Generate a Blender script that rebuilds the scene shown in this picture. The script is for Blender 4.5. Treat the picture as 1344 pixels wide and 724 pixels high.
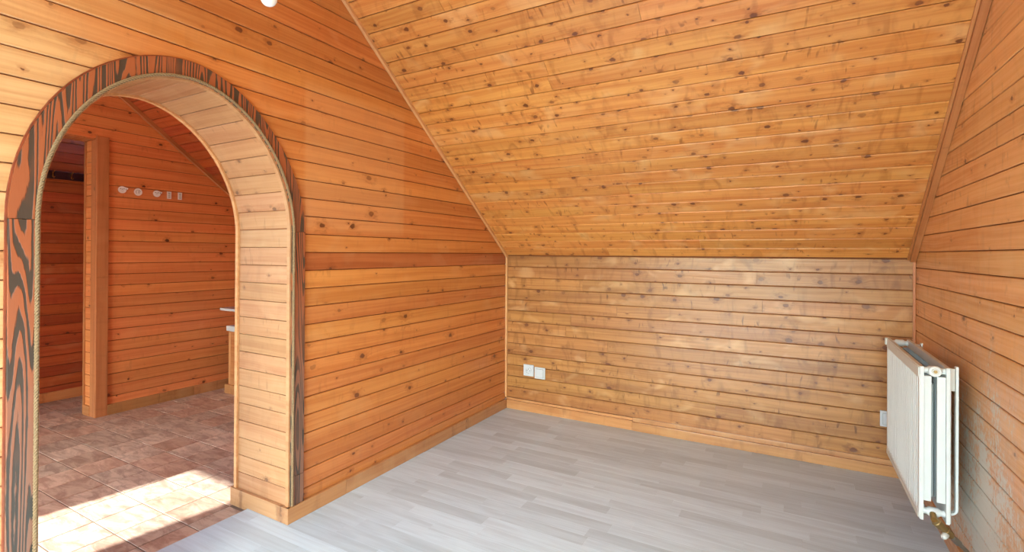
import bpy, bmesh, math, random
from mathutils import Vector, Matrix
random.seed(7)
for o in list(bpy.data.objects): bpy.data.objects.remove(o)
S = bpy.context.scene
C = S.collection

# ------------------------------------------------------------------ camera
YAW, PITCH, ROLL, F, CXP, CYP = 0.5119, 0.0029, 0.0056, 654.61, 669.9, 330.66
CAM = Vector((1.7249, -3.0135, 1.0657))
cam_d = bpy.data.cameras.new('camera'); cam = bpy.data.objects.new('camera', cam_d); C.objects.link(cam)
fw = Vector((-math.sin(YAW)*math.cos(PITCH), math.cos(YAW)*math.cos(PITCH), math.sin(PITCH)))
rt = Vector((math.cos(YAW), math.sin(YAW), 0)); up = rt.cross(fw)
r2 = math.cos(ROLL)*rt + math.sin(ROLL)*up; u2 = -math.sin(ROLL)*rt + math.cos(ROLL)*up
cam.matrix_world = Matrix(((r2.x, u2.x, -fw.x, CAM.x), (r2.y, u2.y, -fw.y, CAM.y), (r2.z, u2.z, -fw.z, CAM.z), (0, 0, 0, 1)))
cam_d.sensor_width = 36; cam_d.sensor_fit = 'HORIZONTAL'; cam_d.lens = F/1344*36
cam_d.shift_x = (672-CXP)/1344; cam_d.shift_y = (CYP-362)/1344
cam_d.clip_start = 0.02
S.camera = cam

# ------------------------------------------------------------------ daylight
SUN_EL, SUN_AZ = math.radians(38), math.atan2(.155, .988)     # azimuth off +y towards +x
w = bpy.data.worlds.new('world'); S.world = w; w.use_nodes = True
nt = w.node_tree; nt.nodes.clear()
out = nt.nodes.new('ShaderNodeOutputWorld'); bg = nt.nodes.new('ShaderNodeBackground')
sky = nt.nodes.new('ShaderNodeTexSky'); sky.sky_type = 'NISHITA'; sky.sun_disc = False
sky.sun_elevation = SUN_EL; sky.sun_rotation = math.pi - SUN_AZ; sky.air_density = 1.0; sky.dust_density = 2.5; sky.altitude = 200
bg.inputs[1].default_value = 0.85
tint = nt.nodes.new('ShaderNodeMix'); tint.data_type = 'RGBA'; tint.blend_type = 'MULTIPLY'; tint.inputs[0].default_value = 1
tint.inputs[7].default_value = (.82, 1.07, 1.16, 1)      # the camera's daylight white balance
nt.links.new(sky.outputs[0], tint.inputs[6]); nt.links.new(tint.outputs[2], bg.inputs[0]); nt.links.new(bg.outputs[0], out.inputs[0])
sd = bpy.data.lights.new('sun', 'SUN'); sd.energy = 10; sd.angle = math.radians(0.8); sd.color = (.94, 1, .95)
so = bpy.data.objects.new('sun', sd); C.objects.link(so); so.location = (0, -8, 6)
sdir = Vector((math.sin(SUN_AZ)*math.cos(SUN_EL), math.cos(SUN_AZ)*math.cos(SUN_EL), -math.sin(SUN_EL)))
so.rotation_euler = sdir.to_track_quat('-Z', 'Y').to_euler()
S.view_settings.view_transform = 'Standard'; S.view_settings.look = 'None'
S.view_settings.gamma = 1; S.view_settings.use_curve_mapping = False
S.view_settings.exposure = 0.76
S.cycles.caustics_reflective = False; S.cycles.caustics_refractive = False

# ------------------------------------------------------------------ dimensions
W, K, TAN = 2.2445, 1.05, .7747
TH = math.atan(TAN); CT, ST = math.cos(TH), math.sin(TH)
YB = -4.2; ZF = 2.45; YF = -(ZF-K)/TAN       # rear wall, flat ceiling height, where the slope meets it
TW = .345                                     # thickness of the dividing wall
XF, XR = -2.2, -2.9                           # hall far wall and the recess behind it
ZT = -.012                                    # tiled floor level
XL = -.235                                    # laminate edge
AC, AA, AB, AS = -2.1, .381, .48, 1.148       # arch centre, half width, rise, springing

def lin(c): return tuple(((v/255)/12.92 if v/255 <= .04045 else ((v/255+.055)/1.055)**2.4) for v in c)+(1,)

# ------------------------------------------------------------------ materials
class N:
    def __init__(s, name):
        s.m = bpy.data.materials.new(name); s.m.use_nodes = True; s.t = s.m.node_tree
        s.b = s.t.nodes['Principled BSDF']
    def n(s, k, **kw):
        x = s.t.nodes.new(k)
        for a, v in kw.items(): setattr(x, a, v)
        return x
    def l(s, a, b): s.t.links.new(a, b)
    def math(s, op, a, b=None, clamp=False):
        x = s.n('ShaderNodeMath', operation=op); x.use_clamp = clamp
        for i, v in enumerate((a, b)):
            if v is None: continue
            if isinstance(v, (int, float)): x.inputs[i].default_value = v
            else: s.l(v, x.inputs[i])
        return x.outputs[0]
    def mix(s, f, a, b, mode='MIX'):
        x = s.n('ShaderNodeMix', data_type='RGBA', blend_type=mode)
        for i, v in ((0, f), (6, a), (7, b)):
            if isinstance(v, (int, float)): x.inputs[i].default_value = v
            elif isinstance(v, tuple): x.inputs[i].default_value = v
            else: s.l(v, x.inputs[i])
        return x.outputs[2]
    def ramp(s, f, pts):
        x = s.n('ShaderNodeMapRange', interpolation_type='SMOOTHSTEP'); s.l(f, x.inputs[0])
        x.inputs[1].default_value, x.inputs[2].default_value = pts[0], pts[1]
        x.inputs[3].default_value, x.inputs[4].default_value = pts[2], pts[3]
        return x.outputs[0]
    def noise(s, vec, scale, detail=2, rough=.5, dist=0):
        x = s.n('ShaderNodeTexNoise'); s.l(vec, x.inputs['Vector'])
        x.inputs['Scale'].default_value = scale; x.inputs['Detail'].default_value = detail
        x.inputs['Roughness'].default_value = rough; x.inputs['Distortion'].default_value = dist
        return x.outputs['Fac']
    def sc(s, vec, v):
        x = s.n('ShaderNodeVectorMath', operation='MULTIPLY'); s.l(vec, x.inputs[0]); x.inputs[1].default_value = v
        return x.outputs[0]
    def bump(s, h, st, d=.01):
        x = s.n('ShaderNodeBump'); x.inputs['Strength'].default_value = st; x.inputs['Distance'].default_value = d
        s.l(h, x.inputs['Height']); s.l(x.outputs[0], s.b.inputs['Normal'])
    def coords(s, spread=37.0):
        tc = s.n('ShaderNodeTexCoord'); oi = s.n('ShaderNodeObjectInfo')
        cb = s.n('ShaderNodeCombineXYZ')
        r = s.math('MULTIPLY', oi.outputs['Random'], spread)
        for i in range(3): s.l(r, cb.inputs[i])
        a = s.n('ShaderNodeVectorMath', operation='ADD'); s.l(tc.outputs['Object'], a.inputs[0]); s.l(cb.outputs[0], a.inputs[1])
        return a.outputs[0], oi.outputs['Random'], tc

def plain(name, col, rough=.5, metal=0, spec=.5):
    k = N(name); k.b.inputs['Base Color'].default_value = lin(col); k.b.inputs['Roughness'].default_value = rough
    k.b.inputs['Metallic'].default_value = metal; k.b.inputs['Specular IOR Level'].default_value = spec
    v, r, tc = k.coords()
    nz = k.noise(v, 14, 4, .6); c = lin(col)
    k.l(k.mix(k.ramp(nz, (.35, .7, 0, .22)), c, tuple(x*.8 for x in c[:3])+(1,)), k.b.inputs['Base Color'])
    return k.m

def wood(name, hi, lo, knot, rough=.33, knots=.5, ksize=1.0, flame=.3, var=.22, coat=.25, kscale=9.0, tone=None, wear=False, smooth=1, window_light=False):
    k = N(name); v, rnd, tc = k.coords()
    # knots: one voronoi cell each, a part of the cells carries one
    vo = k.n('ShaderNodeTexVoronoi', voronoi_dimensions='2D'); vo.inputs['Scale'].default_value = kscale
    vo.inputs['Randomness'].default_value = .95
    ws = k.n('ShaderNodeVectorMath', operation='ADD'); wn = k.n('ShaderNodeTexNoise'); k.l(v, wn.inputs['Vector']); wn.inputs['Scale'].default_value = 60
    w2 = k.n('ShaderNodeVectorMath', operation='SCALE'); k.l(wn.outputs['Color'], w2.inputs[0]); w2.inputs['Scale'].default_value = .012
    k.l(v, ws.inputs[0]); k.l(w2.outputs[0], ws.inputs[1])
    kv = k.sc(ws.outputs[0], (.8, 1.15, 1)); k.l(kv, vo.inputs['Vector'])
    d = vo.outputs['Distance']
    sep = k.n('ShaderNodeSeparateColor'); k.l(vo.outputs['Color'], sep.inputs[0])
    has = k.math('MULTIPLY', k.ramp(sep.outputs[0], (knots-.12, knots, 1, 0)), k.ramp(sep.outputs[2], (0, .6, .45, 1)))
    p4 = k.math('POWER', sep.outputs[1], 2.0)
    rad = k.math('MULTIPLY_ADD', p4, .085*ksize); rad.node.inputs[2].default_value = .03*ksize
    dn = k.math('DIVIDE', d, rad)
    core = k.math('MULTIPLY', k.ramp(dn, (.75, 1.2, 1, 0)), has)
    halo = k.math('MULTIPLY', k.ramp(dn, (.8, 3.6, 1, 0)), has)
    # long comet of darker heartwood on one side of a knot
    hn = k.noise(k.sc(v, (26, 60, 8)), 1, 3, .6); comet = k.math('MULTIPLY', k.math('MULTIPLY', k.ramp(dn, (1.0, 6.5, 1, 0)), has), k.ramp(hn, (.5, .66, 0, 1)))
    # grain, bulging round the knots
    sx = k.n('ShaderNodeSeparateXYZ'); k.l(v, sx.inputs[0])
    low = k.noise(k.sc(v, (1.3, 5, 5)), 1, 2)
    yy = k.math('ADD', k.math('ADD', sx.outputs[1], k.math('MULTIPLY', halo, .012)), k.math('MULTIPLY', low, .05))
    cb = k.n('ShaderNodeCombineXYZ'); k.l(sx.outputs[0], cb.inputs[0]); k.l(yy, cb.inputs[1]); k.l(sx.outputs[2], cb.inputs[2])
    g1 = k.noise(k.sc(cb.outputs[0], (2.2, 110, 60)), 1, 4, .6)
    g2 = k.noise(k.sc(cb.outputs[0], (1.0, 34, 20)), 1, 2, .5)
    g = k.math('ADD', k.math('MULTIPLY', g1, .45), k.math('MULTIPLY', g2, .55))
    gf = k.ramp(g, (.36, .66, 0, .75))
    col = k.mix(gf, lin(hi), lin(lo))
    # flamed figure across the board
    fl = k.noise(k.sc(v, (13, 4, 3)), 1, 3, .55, 1.2)
    col = k.mix(k.ramp(fl, (.5, .75, 0, flame)), col, tuple(x*.62 for x in lin(lo)[:3])+(1,))
    fs = k.noise(k.sc(v, (38, 9, 6)), 1, 2, .5, .8); fm = k.noise(k.sc(v, (3.2, 11, 3)), 1, 2, .5)
    streak = k.math('MULTIPLY', k.ramp(fs, (.6, .68, 0, 1)), k.ramp(fm, (.5, .66, 0, 1)))
    col = k.mix(k.math('MULTIPLY', streak, min(1, flame*1.5)), col, tuple(x*.5 for x in lin(lo)[:3])+(1,))
    fl2 = k.noise(k.sc(v, (5, 8, 3)), 1, 2, .5, .6)
    pale = tuple(min(1, a*.6+b*.4) for a, b in zip(lin(hi)[:3], lin((236, 200, 150))[:3]))+(1,)
    col = k.mix(k.ramp(fl2, (.55, .75, 0, flame*1.1)), col, pale)
    # board to board tone
    rr = k.n('ShaderNodeTexWhiteNoise', noise_dimensions='1D'); k.l(k.math('MULTIPLY', rnd, 91.7), rr.inputs['W'])
    hsv = k.n('ShaderNodeHueSaturation'); k.l(col, hsv.inputs['Color'])
    k.l(k.math('MULTIPLY_ADD', rr.outputs['Value'], var), hsv.inputs['Value'])
    hsv.inputs['Value'].links[0].from_node.inputs[2].default_value = 1-var*.55
    sp2 = k.n('ShaderNodeSeparateColor'); k.l(rr.outputs['Color'], sp2.inputs[0])
    k.l(k.math('MULTIPLY_ADD', sp2.outputs[1], .008), hsv.inputs['Hue']); hsv.inputs['Hue'].links[0].from_node.inputs[2].default_value = .4965
    col = hsv.outputs[0]
    if tone:                                  # a rectangle blended towards the pale colour: (axis, lo, hi, zlo, zhi, strength)
        ax, a0, a1, z0, z1, stg = tone
        ge = k.n('ShaderNodeNewGeometry'); sg = k.n('ShaderNodeSeparateXYZ'); k.l(ge.outputs['Position'], sg.inputs[0])
        A = sg.outputs[ax]; Z = sg.outputs[2]
        m = k.math('MULTIPLY', k.ramp(A, (a0-.012, a0+.012, 0, 1)), k.ramp(A, (a1-.012, a1+.012, 1, 0)))
        m = k.math('MULTIPLY', m, k.math('MULTIPLY', k.ramp(Z, (z0-.03, z0+.03, 0, 1)), k.ramp(Z, (z1-.02, z1+.02, 1, 0))))
        col = k.mix(k.math('MULTIPLY', m, stg), col, pale)
    if window_light:                                # window light put into the colour, paler boards towards the rear
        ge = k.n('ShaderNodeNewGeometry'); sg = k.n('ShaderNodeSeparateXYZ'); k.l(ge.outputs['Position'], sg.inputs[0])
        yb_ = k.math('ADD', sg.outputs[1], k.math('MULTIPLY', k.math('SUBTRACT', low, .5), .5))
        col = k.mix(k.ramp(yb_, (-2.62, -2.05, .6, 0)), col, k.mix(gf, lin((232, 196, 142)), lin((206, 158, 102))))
    col = k.mix(k.math('MULTIPLY', comet, .55), col, tuple(x*.5 for x in lin(lo)[:3])+(1,))
    col = k.mix(k.math('MULTIPLY', halo, .42), col, tuple(x*.75 for x in lin(lo)[:3])+(1,))
    col = k.mix(k.math('MULTIPLY', core, .85), col, lin(knot))
    rg = rough
    if wear:                                  # old white paint left on the boards by the radiator
        ge = k.n('ShaderNodeNewGeometry'); P = ge.outputs['Position']; sg = k.n('ShaderNodeSeparateXYZ'); k.l(P, sg.inputs[0])
        Y, Z = sg.outputs[1], sg.outputs[2]
        dy = k.math('MULTIPLY', k.math('ADD', Y, .93), 3.1); dz = k.math('MULTIPLY', k.math('ADD', Z, -.2), 2.5)
        rr2 = k.math('SQRT', k.math('ADD', k.math('MULTIPLY', dy, dy), k.math('MULTIPLY', dz, dz)))
        n1 = k.noise(k.sc(P, (1, 95, 48)), 1, 6, .75); n2 = k.noise(k.sc(P, (1, 9, 5)), 1, 3, .6)
        thr = k.math('SUBTRACT', k.math('ADD', k.math('MULTIPLY', n1, .8), k.math('MULTIPLY', n2, .45)), k.math('MULTIPLY', rr2, .2))
        wm = k.ramp(thr, (.465, .505, 0, .85))
        soft = k.ramp(thr, (.2, .55, 0, .5))
        col = k.mix(soft, col, lin((205, 178, 156)))
        col = k.mix(wm, col, lin((206, 203, 192)))
    k.l(col, k.b.inputs['Base Color'])
    k.b.inputs['Roughness'].default_value = rg
    k.l(k.ramp(g1, (.3, .7, rg-.06, rg+.1)), k.b.inputs['Roughness'])
    k.b.inputs['Coat Weight'].default_value = coat; k.b.inputs['Coat Roughness'].default_value = .22
    h = k.math('ADD', k.math('MULTIPLY', g1, .35), k.math('MULTIPLY', fl, .9*smooth)); h = k.math('SUBTRACT', h, k.math('MULTIPLY', core, .5))
    k.bump(h, .32, .004)
    return k.m

KN = (96, 48, 26)
M_left = wood('pine_left', (208, 132, 70), (182, 99, 43), KN, .36, .5, 1.0, .16, .22, coat=.15, tone=(1, -1.655, -1.06, 1.16, 1.76, .28), window_light=True)
M_back = wood('pine_back', (182, 126, 70), (142, 86, 40), KN, .38, .8, 1.1, .55, .2, .2)
M_leftdark = wood('pine_left_dark', (182, 104, 56), (154, 76, 34), KN, .36, .4, .9, .16, .1, coat=.15)
M_right = wood('pine_right', (224, 164, 106), (200, 132, 78), KN, .42, .4, .9, .3, .16, .12, tone=(1, -4.2, -.905, 1.0, 2.5, .2), wear=True)
M_ceil = wood('pine_ceiling', (218, 152, 82), (190, 109, 46), KN, .36, .85, 1.1, .5, .18, .25, kscale=11.5)
M_hall = wood('pine_hall', (232, 150, 90), (212, 120, 66), (70, 34, 22), .4, .36, .9, .14, .2, .2)
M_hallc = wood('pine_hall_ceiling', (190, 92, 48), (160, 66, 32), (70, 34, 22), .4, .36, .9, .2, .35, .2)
M_jamb = wood('pine_jamb', (184, 134, 92), (164, 108, 68), (112, 72, 46), .42, .45, .8, .22, .1, .15)
M_trim = wood('pine_trim', (222, 166, 112), (196, 130, 78), (110, 66, 40), .4, .2, .8, .2, .1, .2)
M_trimd = wood('pine_trim_dark', (196, 128, 80), (168, 98, 54), (90, 48, 30), .4, .2, .8, .2, .1, .2)
M_base = wood('pine_baseboard', (196, 140, 88), (168, 108, 62), (90, 54, 34), .36, .4, .9, .35, .22, .3)
M_dark = wood('rack_wood', (64, 20, 18), (40, 10, 10), (20, 8, 6), .4, .1)
M_gap = plain('groove_backing', (128, 70, 36), .8)

def band_mat():
    k = N('brushed_arch_wood'); v, rnd, tc = k.coords(11)
    nz = k.noise(k.sc(v, (2, 15, 1.0)), 1, 1.2, .4, .15)          # contours of a smooth field make the cathedral figure
    md = k.noise(k.sc(v, (8, 40, 9)), 1, 4, .6)
    st = k.math('SINE', k.math('ADD', k.math('MULTIPLY', nz, 115), k.math('MULTIPLY', md, 3.2)))
    fine = k.noise(k.sc(v, (150, 150, 14)), 1, 3, .6)
    m = k.ramp(k.math('ADD', st, k.math('MULTIPLY', k.math('SUBTRACT', fine, .5), 2.0)), (-.2, .45, 0, 1))
    m = k.math('MULTIPLY', m, k.ramp(k.noise(k.sc(v, (2, 8, 3)), 1, 2), (.3, .45, .6, 1)))
    col = k.mix(m, lin((160, 84, 46)), lin((72, 54, 40)))
    ge = k.n('ShaderNodeNewGeometry'); sg = k.n('ShaderNodeSeparateXYZ'); k.l(ge.outputs['Position'], sg.inputs[0])
    wn = k.noise(k.sc(v, (8, 40, 8)), 1, 4, .7)
    wr = k.math('ADD', sg.outputs[2], k.math('MULTIPLY', wn, .5))         # rubbed foot, with the greying by light put into the colour
    col = k.mix(k.ramp(wr, (.55, 1.35, .72, 0)), col, k.mix(m, lin((126, 98, 80)), lin((64, 60, 52))))
    k.l(col, k.b.inputs['Base Color']); k.b.inputs['Roughness'].default_value = .5
    k.bump(k.math('SUBTRACT', k.math('MULTIPLY', fine, .3), m), .35, .003)
    return k.m
M_band = band_mat()
M_rim = wood('arch_rim_wood', (150, 76, 42), (124, 58, 32), (80, 36, 22), .45, .1, .8, .2, .1, .15)

def rope_mat():
    k = N('jute_rope'); v, r, tc = k.coords()
    n = k.noise(k.sc(v, (400, 400, 400)), 1, 3, .7)
    k.l(k.mix(n, lin((172, 140, 98)), lin((88, 66, 44))), k.b.inputs['Base Color']); k.b.inputs['Roughness'].default_value = .85
    k.bump(n, .4, .002); return k.m
M_rope = rope_mat()

def laminate():
    k = N('grey_laminate'); v, rnd, tc = k.coords()
    g = k.noise(k.sc(v, (3, 60, 1)), 1, 5, .65, .5); g2 = k.noise(k.sc(v, (2.5, 14, 1)), 1, 2, .5, 1.5)
    f = k.math('ADD', k.math('MULTIPLY', g, .6), k.math('MULTIPLY', g2, .4))
    col = k.mix(k.ramp(f, (.35, .68, 0, 1)), lin((194, 209, 220)), lin((177, 190, 201)))
    rr = k.n('ShaderNodeTexWhiteNoise', noise_dimensions='1D'); k.l(k.math('MULTIPLY', rnd, 53.1), rr.inputs['W'])
    hsv = k.n('ShaderNodeHueSaturation'); k.l(col, hsv.inputs['Color'])
    x = k.ramp(rr.outputs['Value'], (0, 1, .87, 1.05)); k.l(x, hsv.inputs['Value'])
    k.l(hsv.outputs[0], k.b.inputs['Base Color']); k.b.inputs['Roughness'].default_value = .42
    k.bump(g, .1, .001); return k.m
M_lam = laminate()

def tile():
    k = N('terracotta_tile'); v, rnd, tc = k.coords()
    a = k.noise(k.sc(v, (7, 22, 5)), 1, 6, .7, .8); b = k.noise(k.sc(v, (30, 60, 5)), 1, 4, .7)
    col = k.mix(k.ramp(a, (.35, .65, 0, 1)), lin((210, 184, 164)), lin((158, 130, 114)))
    col = k.mix(k.ramp(b, (.5, .75, 0, .5)), col, lin((212, 186, 160)))
    rr = k.n('ShaderNodeTexWhiteNoise', noise_dimensions='1D'); k.l(k.math('MULTIPLY', rnd, 77.7), rr.inputs['W'])
    sp = k.n('ShaderNodeSeparateColor'); k.l(rr.outputs['Color'], sp.inputs[0])
    col = k.mix(k.ramp(sp.outputs[0], (.3, 1, 0, .28)), col, lin((186, 116, 82)))
    hsv = k.n('ShaderNodeHueSaturation'); k.l(col, hsv.inputs['Color']); k.l(k.ramp(sp.outputs[1], (0, 1, .84, 1.1)), hsv.inputs['Value'])
    k.l(hsv.outputs[0], k.b.inputs['Base Color']); k.b.inputs['Roughness'].default_value = .5
    k.bump(a, .35, .003); return k.m
M_tile = tile()
M_grout = plain('grout', (118, 98, 84), .9)
M_white = plain('white_enamel', (214, 216, 212), .35)
M_cream = plain('aged_cream_enamel', (206, 202, 192), .45)
M_fin = plain('convector_grey', (150, 156, 154), .5)
M_plastic = plain('white_plastic', (204, 208, 212), .4)
M_hole = plain('socket_hole', (60, 60, 62), .6)
M_steel = plain('steel', (170, 168, 160), .35, 1)
M_brass = plain('dull_brass', (164, 138, 92), .38, .85)
M_plaster = plain('plaster', (216, 206, 194), .8)
M_concrete = plain('terrace_concrete', (190, 186, 178), .9)
M_print = plain('grey_print', (150, 148, 140), .6)
M_bulb = plain('opal_glass', (245, 245, 243), .25)
M_brasshook = plain('brass_hook', (190, 150, 90), .3, 1)
M_wfr = plain('window_frame_white', (226, 224, 218), .4)

# ------------------------------------------------------------------ helpers
def tag(o, label=None, cat=None, group=None, kind=None):
    if label: o['label'] = label
    if cat: o['category'] = cat
    if group: o['group'] = group
    if kind: o['kind'] = kind
    return o
def empty(name, loc=(0, 0, 0), label=None, cat=None, group=None, kind=None):
    o = bpy.data.objects.new(name, None); C.objects.link(o); o.location = loc; o.empty_display_size = .05
    return tag(o, label, cat, group, kind)
def mesh_obj(name, verts, faces, mat, parent=None, M=None, smooth=False):
    me = bpy.data.meshes.new(name); me.from_pydata(verts, [], faces); me.validate()
    bm = bmesh.new(); bm.from_mesh(me); bmesh.ops.recalc_face_normals(bm, faces=bm.faces); bm.to_mesh(me); bm.free()
    if smooth:
        for p in me.polygons: p.use_smooth = True
    me.materials.append(mat)
    o = bpy.data.objects.new(name, me); C.objects.link(o)
    if parent is not None: o.parent = parent; 
    if M is not None:
        if parent is not None:
            o.matrix_local = PW(parent).inverted() @ M
        else: o.matrix_world = M
    return o
def PW(p):   # world matrix by hand (no depsgraph update needed)
    m = p.matrix_basis.copy(); q = p.parent
    while q: m = q.matrix_basis @ m; q = q.parent
    return m
def bm_obj(name, bm, mat, parent=None, M=None, smooth=False):
    bmesh.ops.recalc_face_normals(bm, faces=bm.faces)
    me = bpy.data.meshes.new(name); bm.to_mesh(me); bm.free(); me.materials.append(mat)
    if smooth:
        for p in me.polygons: p.use_smooth = True
    o = bpy.data.objects.new(name, me); C.objects.link(o)
    if parent is not None: o.parent = parent
    M = M or Matrix()
    if parent is not None: o.matrix_local = PW(parent).inverted() @ M
    else: o.matrix_world = M
    return o
def add_box(bm, a, b, bev=0):
    vs = [bm.verts.new((x, y, z)) for x in (a[0], b[0]) for y in (a[1], b[1]) for z in (a[2], b[2])]
    fs = [(0, 1, 3, 2), (4, 6, 7, 5), (0, 4, 5, 1), (2, 3, 7, 6), (0, 2, 6, 4), (1, 5, 7, 3)]
    F_ = [bm.faces.new([vs[i] for i in f]) for f in fs]
    if bev:
        es = list({e for f in F_ for e in f.edges})
        bmesh.ops.bevel(bm, geom=es, offset=bev, segments=2, affect='EDGES', profile=.6)
def box(name, a, b, mat, parent=None, bev=0, local=True):
    c = Vector([(a[i]+b[i])/2 for i in range(3)]); bm = bmesh.new()
    add_box(bm, Vector(a)-c, Vector(b)-c, bev)
    return bm_obj(name, bm, mat, parent, Matrix.Translation(c))
def beam(name, a, b, mat, parent=None, bev=0):
    """box whose local x runs along its longest side, so the grain follows it"""
    c = Vector([(a[i]+b[i])/2 for i in range(3)]); d = [abs(b[i]-a[i]) for i in range(3)]
    ax = d.index(max(d))
    R = {0: Matrix.Identity(3), 1: Matrix(((0, 1, 0), (1, 0, 0), (0, 0, -1))), 2: Matrix(((0, 1, 0), (0, 0, 1), (1, 0, 0)))}[ax]
    bm = bmesh.new(); Ri = R.transposed()
    h = Ri @ Vector(d); h = Vector([abs(x)/2 for x in h]); add_box(bm, -h, h, bev)
    return bm_obj(name, bm, mat, parent, Matrix.Translation(c) @ R.to_4x4())
def frame(o, ax, ac, nm):
    return Matrix(((ax[0], ac[0], nm[0], o[0]), (ax[1], ac[1], nm[1], o[1]), (ax[2], ac[2], nm[2], o[2]), (0, 0, 0, 1)))
def plank(name, mat, parent, M, wd, e0, e1, t=.008, g=.0016, bev=.0022, sub=0, jit=.0007):
    """board in frame M: x along, y across 0..wd, z out; e0/e1 give the end positions for a given y"""
    if not callable(e0): c0 = e0; e0 = lambda y: c0
    if not callable(e1): c1 = e1; e1 = lambda y: c1
    ys = [(g, -t), (g, -bev), (g+bev, 0)] + [(g+bev+(wd-2*g-2*bev)*i/(sub+1), 0) for i in range(1, sub+1)] + [(wd-g-bev, 0), (wd-g, -bev), (wd-g, -t)]
    x0 = min(e0(y) for y, _ in ys); dz = random.uniform(-jit, jit)
    A = [(e0(y)-x0, y, z) for y, z in ys]; B = [(e1(y)-x0, y, z) for y, z in ys]
    if min(b[0]-a[0] for a, b in zip(A, B)) < -.02: return None
    n = len(ys); F_ = [(i, i+1, n+i+1, n+i) for i in range(n-1)]
    F_ += [tuple(range(n)), tuple(range(2*n-1, n-1, -1)), (0, n, 2*n-1, n-1)]
    return mesh_obj(name, A+B, F_, mat, parent, M @ Matrix.Translation((x0, 0, dz)))
def rows(phase, pitch, lo, hi):
    k = math.floor((lo-phase)/pitch); r = []
    z = phase+k*pitch
    while z < hi-1e-6:
        a, b = max(z, lo), min(z+pitch, hi)
        if b-a > .006: r.append((a, b))
        z += pitch
    return r
def splits(L, n_mean, rnd=random):
    """random butt joints"""
    pts = [0]; 
    if rnd.random() < n_mean: pts.append(rnd.uniform(.2, .8)*L)
    pts.append(L); return list(zip(pts[:-1], pts[1:]))
def tube(bm, pts, r, n=8, cap=True):
    rings = []; pts = [Vector(p) for p in pts]; pv = None
    for i, p in enumerate(pts):
        t = (pts[min(i+1, len(pts)-1)]-pts[max(i-1, 0)]).normalized()
        if pv is None: a = t.orthogonal().normalized()
        else: a = (pv-t*pv.dot(t)).normalized()
        pv = a; b = t.cross(a); rr = r[i] if isinstance(r, (list, tuple)) else r
        rings.append([bm.verts.new(p+rr*(math.cos(2*math.pi*k/n)*a+math.sin(2*math.pi*k/n)*b)) for k in range(n)])
    for A, B in zip(rings[:-1], rings[1:]):
        for k in range(n): bm.faces.new((A[k], A[(k+1) % n], B[(k+1) % n], B[k]))
    if cap: bm.faces.new(rings[0][::-1]); bm.faces.new(rings[-1])

# arch profile in the (y, z) plane, going from the right foot over the top to the left foot
def arch(off=0, z0=0, n=40, full=True, ex=1.86, exl=2.0, bo=None):
    a = AA+off; b = AB+(off if bo is None else bo); P = []
    if full: P += [(AC+a, z0+(AS-z0)*i/6) for i in range(6)]
    for i in range(n+1):
        t = math.pi*i/n; c, s = math.cos(t), math.sin(t); e = 2/ex if c > 0 else 2/exl
        P.append((AC+math.copysign(a*abs(c)**e, c), AS+b*abs(s)**e))
    if full: P += [(AC-a, AS-(AS-z0)*i/6) for i in range(1, 7)]
    return P
def arch_y(z, off, side, ex=1.86, exl=2.0, bo=None):
    a = AA+off; b = AB+(off if bo is None else bo)
    if z <= AS: u = 1
    elif z >= AS+b: u = 0
    else:
        e = ex if side > 0 else exl; u = (1-((z-AS)/b)**e)**(1/e)
    return AC+side*a*u
OFFB = .059; EXO = 1.78

# ================================================================== STRUCTURE
# ---- dividing wall with the arch
wl = empty('wall_left', (0, 0, 0), 'pine boarded wall left of the room, pierced by the round arch', 'wall', kind='structure')
def zt(y): return min(ZF, K-TAN*y)
def wallcore():
    bm = bmesh.new(); x0, x1 = -TW+.006, -.008
    P = arch(0, z0=-.02)
    def prism(poly):
        A = [bm.verts.new((x0, y, z)) for y, z in poly]; B = [bm.verts.new((x1, y, z)) for y, z in poly]; n = len(poly)
        bm.faces.new(A); bm.faces.new(B[::-1])
        for i in range(n): bm.faces.new((A[i], A[(i+1) % n], B[(i+1) % n], B[i]))
    yr, yl = P[0][0]+.012, P[-1][0]-.012
    prism([(yr, -.02), (0, -.02), (0, K), (YF, ZF), (yr, ZF)] if yr < YF else [(yr, -.02), (0, -.02), (0, K), (yr, zt(yr))])
    prism([(YB, -.02), (yl, -.02), (yl, ZF), (YB, ZF)])
    Q = [(min(max(y, yl), yr), z+.012) for y, z in P if z >= AS-.001]
    Q = [(yr, AS)] + Q + [(yl, AS)]
    for (ya, za), (yb, zb) in zip(Q[:-1], Q[1:]):
        if abs(ya-yb) < 1e-5: continue
        prism([(ya, za), (ya, zt(ya)), (yb, zt(yb)), (yb, zb)])
    return bm
bm_obj('wall_core', wallcore(), M_gap, wl)
M0 = frame((0, YB, 0), (0, 1, 0), (0, 0, 1), (1, 0, 0))
dark_done = False
for a, b in rows(1.066, .074, 0.0, ZF):
    Mr = M0 @ Matrix.Translation((0, a, 0)); wd = b-a
    ye = lambda y, a=a: (0 if a+y <= K else -(a+y-K)/TAN)-YB-.001
    lft = lambda y, a=a: arch_y(a+y, OFFB*.5, -1)-YB
    rgt = lambda y, a=a: arch_y(a+y, OFFB*.5, 1, EXO)-YB
    ML = M_leftdark if abs(a-.992) < .01 else M_left      # one darker board below eye level
    if a < AS+AB+OFFB*.5-.005:
        sub = 4 if a > AS-.08 else 0
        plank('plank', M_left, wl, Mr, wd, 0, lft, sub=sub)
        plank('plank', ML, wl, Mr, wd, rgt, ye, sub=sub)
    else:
        plank('plank', M_left, wl, Mr, wd, 0, ye)
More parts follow.
